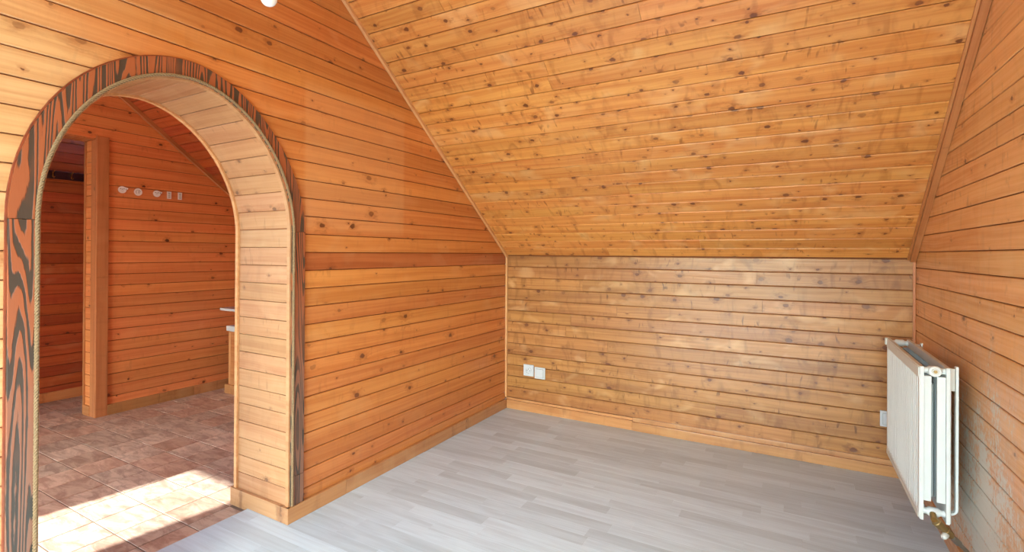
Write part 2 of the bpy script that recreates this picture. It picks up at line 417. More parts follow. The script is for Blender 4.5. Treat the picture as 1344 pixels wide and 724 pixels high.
# plain board face towards the hall
hf = bmesh.new()
for poly in ([(YB, ZT), (AC-AA-.03, ZT), (AC-AA-.03, ZF), (YB, ZF)], [(AC+AA+.03, ZT), (0, ZT), (0, K), (AC+AA+.03, zt(AC+AA+.03))]):
    A = [hf.verts.new((-TW, y, z)) for y, z in poly]; B = [hf.verts.new((-TW+.006, y, z)) for y, z in poly]; n = len(poly)
    hf.faces.new(A); hf.faces.new(B[::-1])
    for i in range(n): hf.faces.new((A[i], A[(i+1) % n], B[(i+1) % n], B[i]))
Q = [(y, z) for y, z in arch(.004) if z >= AS]; Q = [(AC+AA+.03, Q[0][1])]+Q+[(AC-AA-.03, Q[-1][1])]
for (ya, za), (yb, zb) in zip(Q[:-1], Q[1:]):
    poly = [(ya, za), (ya, zt(ya)), (yb, zt(yb)), (yb, zb)]
    if abs(ya-yb) < 1e-5: continue
    A = [hf.verts.new((-TW, y, z)) for y, z in poly]; B = [hf.verts.new((-TW+.006, y, z)) for y, z in poly]
    hf.faces.new(A); hf.faces.new(B[::-1])
    for i in range(4): hf.faces.new((A[i], A[(i+1) % 4], B[(i+1) % 4], B[i]))
bm_obj('hall_facing', hf, M_hall, wl)

# lining of the arch: short boards across the thickness, following the curve
lining = empty('trim_1', (0, 0, 0), 'pale pine boards lining the inside of the arch', 'arch lining', kind='structure')
fine = arch(0, z0=.055, n=240)
seglen = [0]
for p, q in zip(fine[:-1], fine[1:]): seglen.append(seglen[-1]+math.dist(p, q))
def at(s):
    for i in range(len(fine)-1):
        if seglen[i+1] >= s:
            t = (s-seglen[i])/(seglen[i+1]-seglen[i]+1e-12)
            return (fine[i][0]+(fine[i+1][0]-fine[i][0])*t, fine[i][1]+(fine[i+1][1]-fine[i][1])*t)
    return fine[-1]
tot = seglen[-1]; nb = round(tot/.074)
for i in range(nb):
    p, q = at(tot*i/nb), at(tot*(i+1)/nb); L = math.dist(p, q)
    ac = ((q[0]-p[0])/L, (q[1]-p[1])/L)
    nrm = Vector((1, 0, 0)).cross(Vector((0, ac[0], ac[1])))
    M = frame((-TW+.001, p[0], p[1]), (1, 0, 0), (0, ac[0], ac[1]), nrm)
    plank('plank', M_jamb, lining, M, L, 0, TW+.0, t=.012, g=.0008, bev=.0016, jit=.0003)
def sweep(name, P0, P1, x0, x1, mat, parent, smooth=False):
    """solid between two matching (y,z) paths, from x0 to x1"""
    n = len(P0); V = []
    for (a, b), (c, d) in zip(P0, P1): V += [(x0, a, b), (x1, a, b), (x1, c, d), (x0, c, d)]
    F_ = []
    for i in range(n-1):
        for k in range(4): F_.append((4*i+k, 4*i+(k+1) % 4, 4*i+4+(k+1) % 4, 4*i+4+k))
    F_ += [(3, 2, 1, 0), tuple(4*(n-1)+k for k in range(4))]
    cy = sum(v[1] for v in V)/len(V); cz = sum(v[2] for v in V)/len(V)
    V = [(x, y-cy, z-cz) for x, y, z in V]
    return mesh_obj(name, V, F_, mat, parent, Matrix.Translation((0, cy, cz)))
sweep('edge_bead', arch(-.009, .055), arch(.001, .055), -TW-.004, -TW+.013, M_trim, lining)
sweep('edge_strip', arch(-.006, .055), arch(.001, .055), -.014, .004, M_jamb, lining)
# brushed casing on the room side
cas = empty('trim_2', (0, 0, 0), 'dark striped brushed wood casing round the arch with a rope edge', 'arch casing', kind='structure')
def cut(P, lo, hi): return [p for p in P if lo <= p[1] <= hi]
i0 = arch(.002, full=False, n=64, bo=.0); o0 = arch(OFFB, full=False, n=64, ex=EXO)
sweep('arch_board', [(AC+AA+.002, AS-.0)]+i0+[(AC-AA-.002, AS)], [(AC+AA+OFFB, AS)]+o0+[(AC-AA-OFFB, AS)], .0, .012, M_band, cas)
def post(name, s, z0, z1, par=cas):
    ya, yb = AC+s*(AA+.002), AC+s*(AA+OFFB); ya, yb = min(ya, yb), max(ya, yb)
    return box(name, (0, ya, z0), (.012, yb, z1), M_band, par, bev=.0015)
post('side_board', -1, .0, AS-.0012); post('side_board', 1, .178, AS-.0012); post('foot_block', 1, .062, .177)
sweep('outer_rim', arch(OFFB+.0005, .062, ex=EXO), arch(OFFB+.0045, .062, ex=EXO), -.002, .006, M_rim, cas)
def rope():
    bm = bmesh.new(); P = arch(.0035, .066, n=160); s = [0]
    for p, q in zip(P[:-1], P[1:]): s.append(s[-1]+math.dist(p, q))
    T_ = s[-1]; step = .0036; n = int(T_/step); j = 0
    cen = []
    for i in range(n+1):
        d = T_*i/n
        while j < len(s)-2 and s[j+1] < d: j += 1
        t = (d-s[j])/(s[j+1]-s[j]+1e-12); a, b = P[j], P[j+1]
        y, z = a[0]+(b[0]-a[0])*t, a[1]+(b[1]-a[1])*t
        tl = math.dist(a, b) or 1; tg = ((b[0]-a[0])/tl, (b[1]-a[1])/tl)
        cen.append((d, Vector((.0155, y, z)), Vector((0, -tg[1], tg[0]))))
    for st in range(3):
        pts = []
        for d, c, nn in cen:
            an = 2*math.pi*(d/.026+st/3)
            pts.append(c+.0028*(math.cos(an)*nn+math.sin(an)*Vector((1, 0, 0))))
        tube(bm, pts, .0029, 6)
    return bm
tag(bm_obj('rope', rope(), M_rope, cas, smooth=True), 'twisted tan rope along the inner edge')

# ---- back wall
wb = empty('wall_back', (0, 0, 0), 'low knee wall of knotty pine boards under the sloping ceiling', 'wall', kind='structure')
box('wall_core', (-.0, .008, -.05), (W+.008, .09, K+.05), M_gap, wb)
for a, b in rows(K, .0751, 0.0, K):
    Mr = frame((0, 0, a), (1, 0, 0), (0, 0, 1), (0, -1, 0))
    sp = splits(W, .75)
    for s0, s1 in sp: plank('plank', M_back, wb, Mr, b-a, s0+.0005, s1-.0005)
# ---- right wall
wr = empty('wall_right', (0, 0, 0), 'right hand pine wall with flaked white paint near the radiator', 'wall', kind='structure')
SY0, SY1, SZ0, SZ1 = -4.12, -3.2, .75, 2.1        # unseen side opening, added to let in more skylight
def prismx(bm, poly, x0, x1):
    A = [bm.verts.new((x0, y, z)) for y, z in poly]; B = [bm.verts.new((x1, y, z)) for y, z in poly]; n = len(poly)
    bm.faces.new(A); bm.faces.new(B[::-1])
    for i in range(n): bm.faces.new((A[i], A[(i+1) % n], B[(i+1) % n], B[i]))
bm = bmesh.new()
prismx(bm, [(.09, -.05), (SY1, -.05), (SY1, ZF+.06), (YF, ZF+.06), (.09, K+.05)], W+.008, W+.09)
prismx(bm, [(SY1, -.05), (YB-.08, -.05), (YB-.08, SZ0), (SY1, SZ0)], W+.008, W+.09)
prismx(bm, [(SY1, SZ1), (YB-.08, SZ1), (YB-.08, ZF+.06), (SY1, ZF+.06)], W+.008, W+.09)
prismx(bm, [(SY0, SZ0), (YB-.08, SZ0), (YB-.08, SZ1), (SY0, SZ1)], W+.008, W+.09)
bm_obj('wall_core', bm, M_gap, wr)
for a, b in rows(1.083, .0744, 0.0, ZF):
    Mr = frame((W, 0, a), (0, -1, 0), (0, 0, 1), (-1, 0, 0))
    st = lambda y, a=a: (0 if a+y <= K else (a+y-K)/TAN)+.001
    plank('plank', M_right, wr, Mr, b-a, st, -YB if (b <= SZ0+.05 or a >= SZ1-.05) else -SY1)
# ---- ceiling
SL = (ZF-K)/ST
ce = empty('ceiling', (0, 0, 0), 'steep knotty pine boarded sloping ceiling of the room', 'ceiling', kind='structure')
def slope_core(x0, x1, par):
    bm = bmesh.new(); add_box(bm, (x0, -.06, -.08), (x1, SL+.03, -.008))
    return bm_obj('ceiling_core', bm, M_gap, par, frame((0, 0, K), (1, 0, 0), (0, -CT, ST), (0, -ST, -CT)))
slope_core(-.008, W+.008, ce)
for a, b in rows(.005, .076, 0, SL):
    M = frame((0, -CT*a, K+ST*a), (1, 0, 0), (0, -CT, ST), (0, -ST, -CT))
    for s0, s1 in splits(W, .6): plank('plank', M_ceil, ce, M, b-a, s0+.0005, s1-.0005)
M = frame((0, YF, ZF), (1, 0, 0), (0, -1, 0), (0, 0, -1))
box('ceiling_core', (0, YB, ZF+.008), (W, YF, ZF+.06), M_gap, ce)
for a, b in rows(0, .076, 0, -(YB-YF)):
    plank('plank', M_ceil, ce, M @ Matrix.Translation((0, a, 0)), b-a, 0, W)
# ---- hall (seen through the arch)
wf = empty('wall_far', (0, 0, 0), 'reddish pine boarded far wall of the hall seen through the arch', 'wall', kind='structure')
RY0, RY1, RZ = -3.2, -1.5, 1.80                   # opening of the recess
bm = bmesh.new()
def prismx(bm, poly, x0, x1):
    A = [bm.verts.new((x0, y, z)) for y, z in poly]; B = [bm.verts.new((x1, y, z)) for y, z in poly]; n = len(poly)
    bm.faces.new(A); bm.faces.new(B[::-1])
    for i in range(n): bm.faces.new((A[i], A[(i+1) % n], B[(i+1) % n], B[i]))
prismx(bm, [(RY1, ZT-.04), (0, ZT-.04), (0, K), (RY1, zt(RY1))], XF-.15, XF-.008)
prismx(bm, [(RY0, RZ), (RY1, RZ), (RY1, zt(RY1)), (YF, ZF), (RY0, ZF)], XF-.15, XF-.008)
prismx(bm, [(YB, ZT-.04), (RY0, ZT-.04), (RY0, .5), (YB, .5)], XF-.15, XF-.008); prismx(bm, [(YB, 2.25), (RY0, 2.25), (RY0, ZF), (YB, ZF)], XF-.15, XF-.008)
prismx(bm, [(-3.3, .5), (RY0, .5), (RY0, 2.25), (-3.3, 2.25)], XF-.15, XF-.008)
bm_obj('wall_core', bm, M_gap, wf)
for a, b in rows(1.723, .0735, ZT, ZF):
    Mr = frame((XF, YB, a), (0, 1, 0), (0, 0, 1), (1, 0, 0))
    ye = lambda y, a=a: (0 if a+y <= K else -(a+y-K)/TAN)-YB-.001
    if b <= RZ+.03:
        plank('plank', M_hall, wf, Mr, b-a, 0 if b < .53 else -3.3-YB, RY0-YB); plank('plank', M_hall, wf, Mr, b-a, RY1-YB+.02, ye)
    else: plank('plank', M_hall, wf, Mr, b-a, 0 if a > 2.22 else -3.3-YB, ye)
box('header_lining', (XF-.15, RY0, RZ-.012), (XF-.008, RY1-.02, RZ), M_trimd, wf)
# end of the partition: short boards between two upright trims
pc = empty('trim_3', (XF, RY1, 0), 'upright corner post with a board clad side at the recess', 'post', kind='structure')
for a, b in rows(1.723, .0735, ZT+.06, RZ):
    plank('plank', M_hall, pc, frame((XF-.150, RY1-.009, a), (1, 0, 0), (0, 0, 1), (0, -1, 0)), b-a, 0, .15)
beam('corner_board', (XF-.004, RY1-.014, ZT), (XF+.014, RY1+.052, RZ+.012), M_trimd, pc, .002)
beam('corner_board', (XF-.062, RY1-.016, ZT), (XF+.010, RY1-.002, RZ+.010), M_trimd, pc, .002)
beam('edge_strip', (XF-.168, RY1-.016, ZT), (XF-.146, RY1+.01, RZ), M_trimd, pc, .002)
box('foot_board', (XF-.15, RY1-.020, ZT), (XF-.06, RY1-.001, ZT+.065), M_trimd, pc, .001)
# recess
wn = empty('wall_recess', (0, 0, 0), 'dark boarded rear wall of the recess left of the corner post', 'wall', kind='structure')
box('wall_core', (XR-.09, RY0-.1, ZT-.04), (XR-.008, -1.1, 2.1), M_gap, wn)
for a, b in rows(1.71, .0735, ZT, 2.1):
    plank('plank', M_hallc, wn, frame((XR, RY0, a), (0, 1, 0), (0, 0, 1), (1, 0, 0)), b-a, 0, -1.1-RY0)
box('side_panel', (XR, -1.1, ZT-.04), (XF-.15, -1.05, 2.1), M_hall, wn)
box('side_panel', (XR, RY0-.1, ZT-.04), (XF-.15, RY0-.05, 2.1), M_hall, wn)
box('top_panel', (XR, RY0-.1, 2.1), (XF-.15, -1.05, 2.15), M_hall, wn)
# hall ceiling, knee wall
hc = empty('ceiling_hall', (0, 0, 0), 'dark red boarded sloping ceiling of the hall', 'ceiling', kind='structure')
slope_core(XF-.008, -TW+.006, hc)
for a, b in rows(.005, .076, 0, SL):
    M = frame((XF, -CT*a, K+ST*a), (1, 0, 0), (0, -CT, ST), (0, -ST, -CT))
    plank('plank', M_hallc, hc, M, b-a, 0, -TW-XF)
box('ceiling_core', (XF, YB, ZF), (-TW, YF, ZF+.06), M_hallc, hc)
kn = box('wall_knee', (XF, 0, ZT-.04), (-TW, .09, K), M_hall); tag(kn, 'low knee wall of the hall behind the dividing wall', 'wall', kind='structure')

# ---- wall behind the camera with two glazed doors open to a terrace
WX0, WX1, WT = .15, 2.12, 1.97          # room opening
HX0, HX1, HT = -1.272, -.752, 2.08     # hall opening
wbk = empty('wall_rear', (0, 0, 0), 'rear wall with the tall terrace openings', 'wall', kind='structure')
y0, y1 = YB-.08, YB
for n_, a, b in (('wall_panel', (XF-.15, y0, ZT-.04), (-2.15, y1, ZF)), ('wall_panel', (-2.15, y0, 1.3), (-1.42, y1, ZF)), ('wall_panel', (-1.42, y0, ZT-.04), (HX0, y1, ZF)), ('wall_panel', (HX0, y0, HT), (HX1, y1, ZF)), ('wall_panel', (HX1, y0, ZT-.04), (WX0, y1, ZF)),
                 ('wall_panel', (WX0, y0, WT), (WX1, y1, ZF)), ('wall_panel', (WX1, y0, -.04), (W+.09, y1, ZF)), ):
    box(n_, a, (b[0], b[1], b[2]+.06) if b[2] == ZF else b, M_plaster, wbk)
def wframe(name, x0, x1, zt_, lab):
    r = empty(name, (x0, YB-.04, 0), lab, 'window', kind='structure')
    f = .02
    box('window_frame', (x0, YB-.06, 0), (x0+f, YB-.02, zt_), M_wfr, r); box('window_frame', (x1-f, YB-.06, 0), (x1, YB-.02, zt_), M_wfr, r)
    box('window_frame', (x0+f, YB-.06, zt_-f), (x1-f, YB-.02, zt_), M_wfr, r); box('window_sill', (x0+f, YB-.06, 0), (x1-f, YB-.02, f), M_wfr, r)
wframe('window_1', WX0, WX1, WT, 'tall terrace window frame behind the viewer')
wframe('added_window_5', -2.15, -1.42, 1.3, 'added low window frame, unseen, to brighten the hall')  # extra opening, added so its sun bounce brightens the hall
wframe('window_2', HX0, HX1, HT, 'narrow terrace window frame of the hall')
def sframe(name, x, y0_, y1_, z0_, z1_, lab):
    r = empty(name, (x, y0_, z0_), lab, 'window', kind='structure'); f = .03
    box('window_frame', (x-.02, y0_, z0_), (x+.02, y0_+f, z1_), M_wfr, r); box('window_frame', (x-.02, y1_-f, z0_), (x+.02, y1_, z1_), M_wfr, r)  # frame parts of the added, unseen side windows
    box('window_frame', (x-.02, y0_+f, z1_-f), (x+.02, y1_-f, z1_), M_wfr, r); box('window_sill', (x-.04, y0_+f, z0_), (x+.04, y1_-f, z0_+f), M_wfr, r)  # frame and sill of the added, unseen side windows
sframe('added_window_3', W+.05, SY0, SY1, SZ0, SZ1, 'added side window frame in the right wall, unseen, to brighten the side walls')  # out of view, added for more skylight on the side walls
sframe('added_window_4', XF-.08, YB, -3.3, .5, 2.25, 'added side window frame of the hall, unseen, to brighten it')  # unseen opening added to light the dark hall and the jamb
for nm, x_, ya_, yb_, za_, zb_, sg in (('portal_side', W+.1, SY0, SY1, SZ0, SZ1, -1), ('portal_hall_side', XF-.16, YB, -3.3, .5, 2.25, 1)):
    ld = bpy.data.lights.new(nm, 'AREA'); ld.shape = 'RECTANGLE'; ld.size = yb_-ya_; ld.size_y = zb_-za_; ld.cycles.is_portal = True
    lo = bpy.data.objects.new(nm, ld); C.objects.link(lo); lo.location = (x_, (ya_+yb_)/2, (za_+zb_)/2)
    lo.rotation_euler = Vector((sg, 0, 0)).to_track_quat('-Z', 'Z').to_euler()
for nm, x0, x1, z_ in (('portal_room', WX0, WX1, WT), ('portal_hall', HX0, HX1, HT), ('portal_hall_low', -2.15, -1.42, 1.3)):
    ld = bpy.data.lights.new(nm, 'AREA'); ld.shape = 'RECTANGLE'; ld.size = x1-x0; ld.size_y = z_; ld.cycles.is_portal = True
    lo = bpy.data.objects.new(nm, ld); C.objects.link(lo); lo.location = ((x0+x1)/2, YB-.085, z_/2); lo.rotation_euler = (math.radians(90), 0, 0)
    lo.rotation_euler = Vector((0, 1, 0)).to_track_quat('-Z', 'Z').to_euler()
tr = box('terrace', (-8, -14, -.1), (9, y0-.002, -.06), M_concrete); tag(tr, 'pale concrete terrace outside the rear openings', 'terrace', kind='structure')

# ---- floors
fl = empty('floor', (0, 0, 0), 'pale grey strip laminate floor of the room', 'floor', kind='structure')
PW_ = .0645; YV = -2.32
bm = bmesh.new(); add_box(bm, (0, YB, -.05), (W+.09, 0.09, -.0045)); add_box(bm, (XL, AC-AA-.02, -.05), (0, AC+AA+.02, -.0045))
bm_obj('floor_base', bm, plain('floor_base', (140, 136, 132), .8), fl)
box('laminate_sheet', (0, YB, -.0045), (W, YV, 0), M_lam, fl)
def strip(x0, x1, ya, yb):
    wd = yb-ya; g = .00025; bm = bmesh.new(); t = .0045
    add_box(bm, (0, g, -t), (x1-x0-.0004, wd-g, 0)); bm_obj('laminate_strip', bm, M_lam, fl, Matrix.Translation((x0, ya, 0)))
y = 0; cnt = 0
while y > YV+.001:
    ya = max(y-PW_, YV); xs = XL if (ya < AC+AA-.015 and ya > AC-AA-.0) else 0.0
    x = xs-random.uniform(0, .4)
    while x < W:
        L = random.uniform(.32, .52); x1 = min(x+L, W)
        if x1-max(x, xs) > .02: strip(max(x, xs), x1, ya, y); cnt += 1
        x = x+L
    y = ya
box('laminate_sheet', (XL, AC-AA-.02, -.0045), (0, YV, 0), M_lam, fl)
box('edge_profile', (XL-.004, AC-AA-.005, -.02), (XL, AC+AA+.0, .0), M_lam, fl)
fh = empty('floor_hall', (0, 0, 0), 'brown stone tiled floor of the hall', 'floor', kind='structure')
box('floor_base', (XR, YB, -.06), (XL-.004, 0, ZT-.002), M_grout, fh)
TP = .1715; TX = -.349; TY = -1.745
me_cache = {}
def tile_at(x0, x1, ya, yb):
    key = (round(x1-x0, 3), round(yb-ya, 3))
    if key not in me_cache:
        bm = bmesh.new(); add_box(bm, (-(x1-x0)/2, -(yb-ya)/2, -.008), ((x1-x0)/2, (yb-ya)/2, 0))
        es = [e for e in bm.edges if all(v.co.z > -.001 for v in e.verts)]
        bmesh.ops.bevel(bm, geom=es, offset=.0012, segments=1, affect='EDGES'); bmesh.ops.recalc_face_normals(bm, faces=bm.faces)
        me = bpy.data.meshes.new('tile'); bm.to_mesh(me); bm.free(); me.materials.append(M_tile); me_cache[key] = me
    o = bpy.data.objects.new('tile', me_cache[key]); C.objects.link(o); o.parent = fh
    o.location = ((x0+x1)/2, (ya+yb)/2, ZT+random.uniform(-.0004, .0004))
g = .0022
for i in range(-1, 15):
    x1 = TX-i*TP; x0 = x1-TP; x1 = min(x1, XL-.005)
    for j in range(-7, 6):
        yb = TY-j*TP; ya = yb-TP
        if x0+TP/2 > -TW and (yb > AC+AA+.02 or ya < AC-AA-.02):
            x1c = -TW-.006
            if x1c-x0 < .03: continue
        else: x1c = x1
        if x1c-x0 < .02: continue
        if x0 < XF-.16 and yb > -1.2: continue
        if XF-.2 < (x0+x1)/2 < XF and yb > RY1+.1: continue
        tile_at(x0+g, x1c-g, ya+g, yb-g)
box('tile_sheet', (XR, YB, ZT-.002), (XL-.006, TY-6*TP-g, ZT), M_tile, fh)

# ---- baseboards
def bb(name, a, b, mat, par, cutspts=None):
    return beam(name, a, b, mat, par, .002)
bl = empty('baseboard_left', (0, 0, 0), 'pine baseboard along the left wall and round the arch foot', 'baseboard', kind='structure')
H = .062
bb('board', (0.001, -1.44, 0), (.016, -.001, H), M_base, bl); bb('board', (0.001, AC+AA-.016, 0), (.016, -1.441, H), M_base, bl)
bb('board', (-TW-.016, AC+AA-.0165, ZT), (.0155, AC+AA-.001, H), M_jamb, bl)
bb('board', (0.001, YB, 0), (.016, AC-AA-OFFB-.01, H), M_base, bl)
bb('board', (-TW-.016, AC+AA-.001, ZT), (-TW-.001, -.001, H), M_base, bl)
bk = empty('baseboard_back', (0, 0, 0), 'two piece pine baseboard along the back wall', 'baseboard', kind='structure')
bb('board', (.017, -.016, 0), (.893, -.001, .058), M_base, bk); bb('board', (.894, -.019, 0), (W-.017, -.001, .052), M_base, bk)
bb('upper_strip', (.017, -.009, .0585), (.893, -.001, .074), M_base, bk); bb('upper_strip', (.894, -.011, .0525), (W-.017, -.001, .078), M_base, bk)
br = empty('baseboard_right', (0, 0, 0), 'pine baseboard under the radiator', 'baseboard', kind='structure')
bb('board', (W-.016, YB, 0), (W-.001, -.001, H), M_base, br)
bf = empty('baseboard_far', (0, 0, 0), 'pine baseboard along the hall far wall', 'baseboard', kind='structure')
bb('board', (XF+.001, RY1+.053, ZT), (XF+.014, -.9, ZT+.068), M_base, bf); bb('board', (XF+.001, -.899, ZT), (XF+.014, -.001, ZT+.068), M_base, bf)
bb('board', (XR+.001, RY0, ZT), (XR+.014, -1.101, ZT+.068), M_hall, bf)

# ---- corner trims
def slope_trim(name, x0, x1, t, mat, par, s0=0.0, s1=SL):
    bm = bmesh.new(); add_box(bm, (s0, 0, 0), (s1, x1-x0, t), .002)
    return bm_obj(name, bm, mat, par, frame((x1, 0, K), (0, -CT, ST), (-1, 0, 0), (0, -ST, -CT)))
t4 = empty('trim_4', (0, 0, 0), 'pale pine corner strip between left wall and ceiling', 'corner strip', kind='structure')
slope_trim('slope_strip', .001, .017, .016, M_trim, t4); beam('corner_strip', (.001, -.014, .076), (.014, -.001, K-.012), M_trim, t4, .002)
t5 = empty('trim_5', (0, 0, 0), 'brown corner strip between right wall and ceiling', 'corner strip', kind='structure')
slope_trim('slope_strip', W-.024, W-.001, .02, M_trimd, t5); beam('corner_strip', (W-.012, -.012, .08), (W-.001, -.001, K-.012), M_trimd, t5, .002)
slope_trim('inner_bead', W-.034, W-.0245, .010, M_trimd, t5)
t6 = empty('trim_6', (0, 0, 0), 'corner strip between hall far wall and its ceiling', 'corner strip', kind='structure')
slope_trim('slope_strip', XF+.001, XF+.026, .026, M_trimd, t6)

# ================================================================== THINGS
# ---- radiator
RX0, RX1, RYN, RYF, RZ0, RZ1 = 2.095, 2.176, -.925, -.295, .203, .703
rad = empty('radiator', ((RX0+RX1)/2, (RYN+RYF)/2, RZ0), 'white ribbed double panel radiator with worn cream edges on the right wall', 'radiator')
def rib_panel(name, xf, th, sgn):
    """pressed panel: flat margins, vertical ribs between; faces -x when sgn=-1"""
    bm = bmesh.new(); L = RYF-RYN; nr = 20; m = .016; cols = []
    ys = [(0, .003), (.003, 0), (m, 0)]
    p = (L-2*m)/nr
    for i in range(nr):
        b = m+i*p; ys += [(b+p*.18, 0), (b+p*.36, .0055), (b+p*.64, .0055), (b+p*.82, 0)]
    ys += [(L-m, 0), (L-.003, 0), (L, .003)]
    hz = RZ1-RZ0; zs = [(0, 0, .004), (.004, 0, 0), (.026, 0, 0), (.038, 1, 0), (hz-.05, 1, 0), (hz-.038, 0, 0), (hz-.004, 0, 0), (hz, 0, .004)]
    grid = []
    for zz, rib, dep in zs:
        grid.append([bm.verts.new((xf-sgn*(max(dep, (d if (rib or d == .003) else 0))), RYN+y, RZ0+zz)) for y, d in ys])
    for A, B in zip(grid[:-1], grid[1:]):
        for i in range(len(A)-1): bm.faces.new((A[i], A[i+1], B[i+1], B[i]))
    # back sheet and rim
    back = [bm.verts.new((xf-sgn*th, y, z)) for y, z in ((RYN, RZ0), (RYF, RZ0), (RYF, RZ1), (RYN, RZ1))]
    bm.faces.new(back)
    g0, g1 = grid[0], grid[-1]
    bm.faces.new(g0+[back[1], back[0]]); bm.faces.new(g1[::-1]+[back[3], back[2]])
    bm.faces.new([r[0] for r in grid][::-1]+[back[0], back[3]]); bm.faces.new([r[-1] for r in grid]+[back[2], back[1]])
    return bm_obj(name, bm, M_white, rad)
rib_panel('front_panel', RX0, .012, -1); rib_panel('rear_panel', RX1, .012, 1)
beam('top_edge', (RX0-.0012, RYN+.012, RZ1-.036), (RX0+.0002, RYF-.003, RZ1-.004), M_cream, rad)
beam('bottom_edge', (RX0-.0012, RYN+.012, RZ0+.001), (RX0+.0002, RYF-.003, RZ0+.018), M_cream, rad)
beam('top_rim', (RX0+.001, RYN+.002, RZ1-.001), (RX0+.011, RYF-.002, RZ1+.0015), M_cream, rad)
beam('top_rim', (RX1-.011, RYN+.002, RZ1-.001), (RX1-.001, RYF-.002, RZ1+.0015), M_cream, rad)
def convector(x0, x1):
    bm = bmesh.new(); n = 26; za, zb = RZ0+.065, RZ1-.028; pts = []
    L = RYF-RYN-.05
    for i in range(n):
        y = RYN+.022+L*i/n; q = L/n
        pts += [(x0, y), (x0, y+q*.42), (x1, y+q*.5), (x1, y+q*.92)]
    A = [bm.verts.new((x, y, za)) for x, y in pts]; B = [bm.verts.new((x, y, zb)) for x, y in pts]
    for i in range(len(pts)-1): bm.faces.new((A[i], A[i+1], B[i+1], B[i]))
    o = bm_obj('convector', bm, M_fin, rad); so_ = o.modifiers.new('thickness', 'SOLIDIFY'); so_.thickness = .0008
    return o
convector(RX0+.013, RX0+.031); convector(RX1-.033, RX1-.013)
for x0, x1 in ((RX0+.0125, RX0+.0325), (RX1-.0345, RX1-.0125)):
    beam('end_plate', (x0, RYN+.006, RZ0+.062), (x1, RYN+.02, RZ1-.03), M_white, rad, .001)
beam('gap_plate', (RX0+.036, RYN+.03, RZ0+.07), (RX0+.042, RYF-.05, RZ1-.06), M_fin, rad)
def fitting(y, z, name, plug):
    bm = bmesh.new(); xc = (RX0+RX1)/2
    tube(bm, [(RX0+.006, y, z), (RX0+.02, y, z), (xc-.018, y, z), (xc-.012, y, z), (xc+.012, y, z), (xc+.018, y, z), (RX1-.02, y, z), (RX1-.006, y, z)],
         [.0115, .010, .010, .015, .015, .010, .010, .0115], 14)
    o = bm_obj(name, bm, M_white, rad, smooth=True)
    if plug:
        bm = bmesh.new(); tube(bm, [(xc, y-.008, z), (xc, y-.018, z), (xc, y-.0215, z)], [.0175, .0175, .0155], 20)
        q = bm_obj('end_plug', bm, M_white, o)
        bm = bmesh.new(); tube(bm, [(xc, y-.0216, z), (xc, y-.024, z)], [.0105, .0095], 16); bm_obj('plug_ring', bm, M_cream, rad)
        bm = bmesh.new(); tube(bm, [(xc, y-.0241, z), (xc, y-.0262, z)], [.0055, .005], 8); bm_obj('plug_key', bm, M_brass, rad)
fitting(RYN+.02, RZ1-.013, 'header_pipe', True); fitting(RYF-.02, RZ1-.013, 'header_pipe', False)
fitting(RYN+.02, RZ0+.025, 'header_pipe', False); fitting(RYF-.02, RZ0+.025, 'header_pipe', False)
box('corner_cap', (RX0-.006, RYF-.004, RZ1-.028), (RX0+.010, RYF+.022, RZ1+.002), M_cream, rad, .003)
# wall bracket rail with a rounded foot that returns to the panel
for yy in (RYN+.03, RYF-.1):
    bm = bmesh.new(); xb = W-.046; pts = [(xb, yy, RZ1+.004), (xb, yy, RZ0+.07)]
    pts += [(xb-.022+.022*math.cos(t), yy, RZ0+.045-.022*math.sin(t)) for t in [i*math.pi/12 for i in range(7)]]
    V0 = []; wd = .006
    for i, (x, y, z) in enumerate(pts):
        V0.append([bm.verts.new((x-.0, y-.009, z)), bm.verts.new((x, y+.009, z)), bm.verts.new((x-.007 if i < 5 else x, y+.009, z if i < 5 else z+.007)), bm.verts.new((x-.007 if i < 5 else x, y-.009, z if i < 5 else z+.007))])
    for A, B in zip(V0[:-1], V0[1:]):
        for k in range(4): bm.faces.new((A[k], A[(k+1) % 4], B[(k+1) % 4], B[k]))
    bm.faces.new(V0[0]); bm.faces.new(V0[-1][::-1])
    o = bm_obj('wall_bracket', bm, M_white, rad)
    box('bracket_clip', (RX1+.001, yy-.008, RZ1-.075), (RX1+.014, yy+.008, RZ1-.002), M_cream, o, .002)
    if yy < RYN+.1: continue
    box('bracket_foot', (W-.047, yy-.007, RZ0+.1), (W-.001, yy+.007, RZ0+.125), M_white, o, .001)
    box('bracket_foot', (W-.047, yy-.007, RZ1-.1), (W-.001, yy+.007, RZ1-.075), M_white, o, .001)
# lockshield valve and tail into the wall
va = Vector(((RX0+RX1)/2-.004, RYN-.012, RZ0+.012)); vb = Vector((W-.02, RYN+.045, .112))
bm = bmesh.new(); dv = (vb-va)
tube(bm, [va+dv*t for t in (0, .05, .06, .2, .21, .32, .33, .46, .47, .52)], [.009, .011, .013, .013, .0105, .0105, .0135, .0135, .011, .010], 12)
tube(bm, [va+Vector((0, .02, .012)), va], .009, 10)
vl = bm_obj('valve', bm, M_brass, rad, smooth=False)
bm = bmesh.new(); tube(bm, [va+dv*.40, va+dv*.40+Vector((-.012, -.02, -.008)), va+dv*.40+Vector((-.015, -.025, -.010))], [.0095, .009, .006], 12); bm_obj('valve_cap', bm, M_cream, vl, smooth=True)
bm = bmesh.new(); tube(bm, [va+dv*.52, va+dv*.6, va+dv*.61, va+dv*.75, va+dv*.76, vb], [.006, .006, .010, .010, .0065, .0065], 12); bm_obj('pipe_tail', bm, M_steel, rad)
bm = bmesh.new(); tube(bm, [vb, vb+Vector((.008, -.004, -.02)), vb+Vector((.01, -.006, -.112))], .0065, 10); bm_obj('pipe_tail', bm, M_steel, rad)

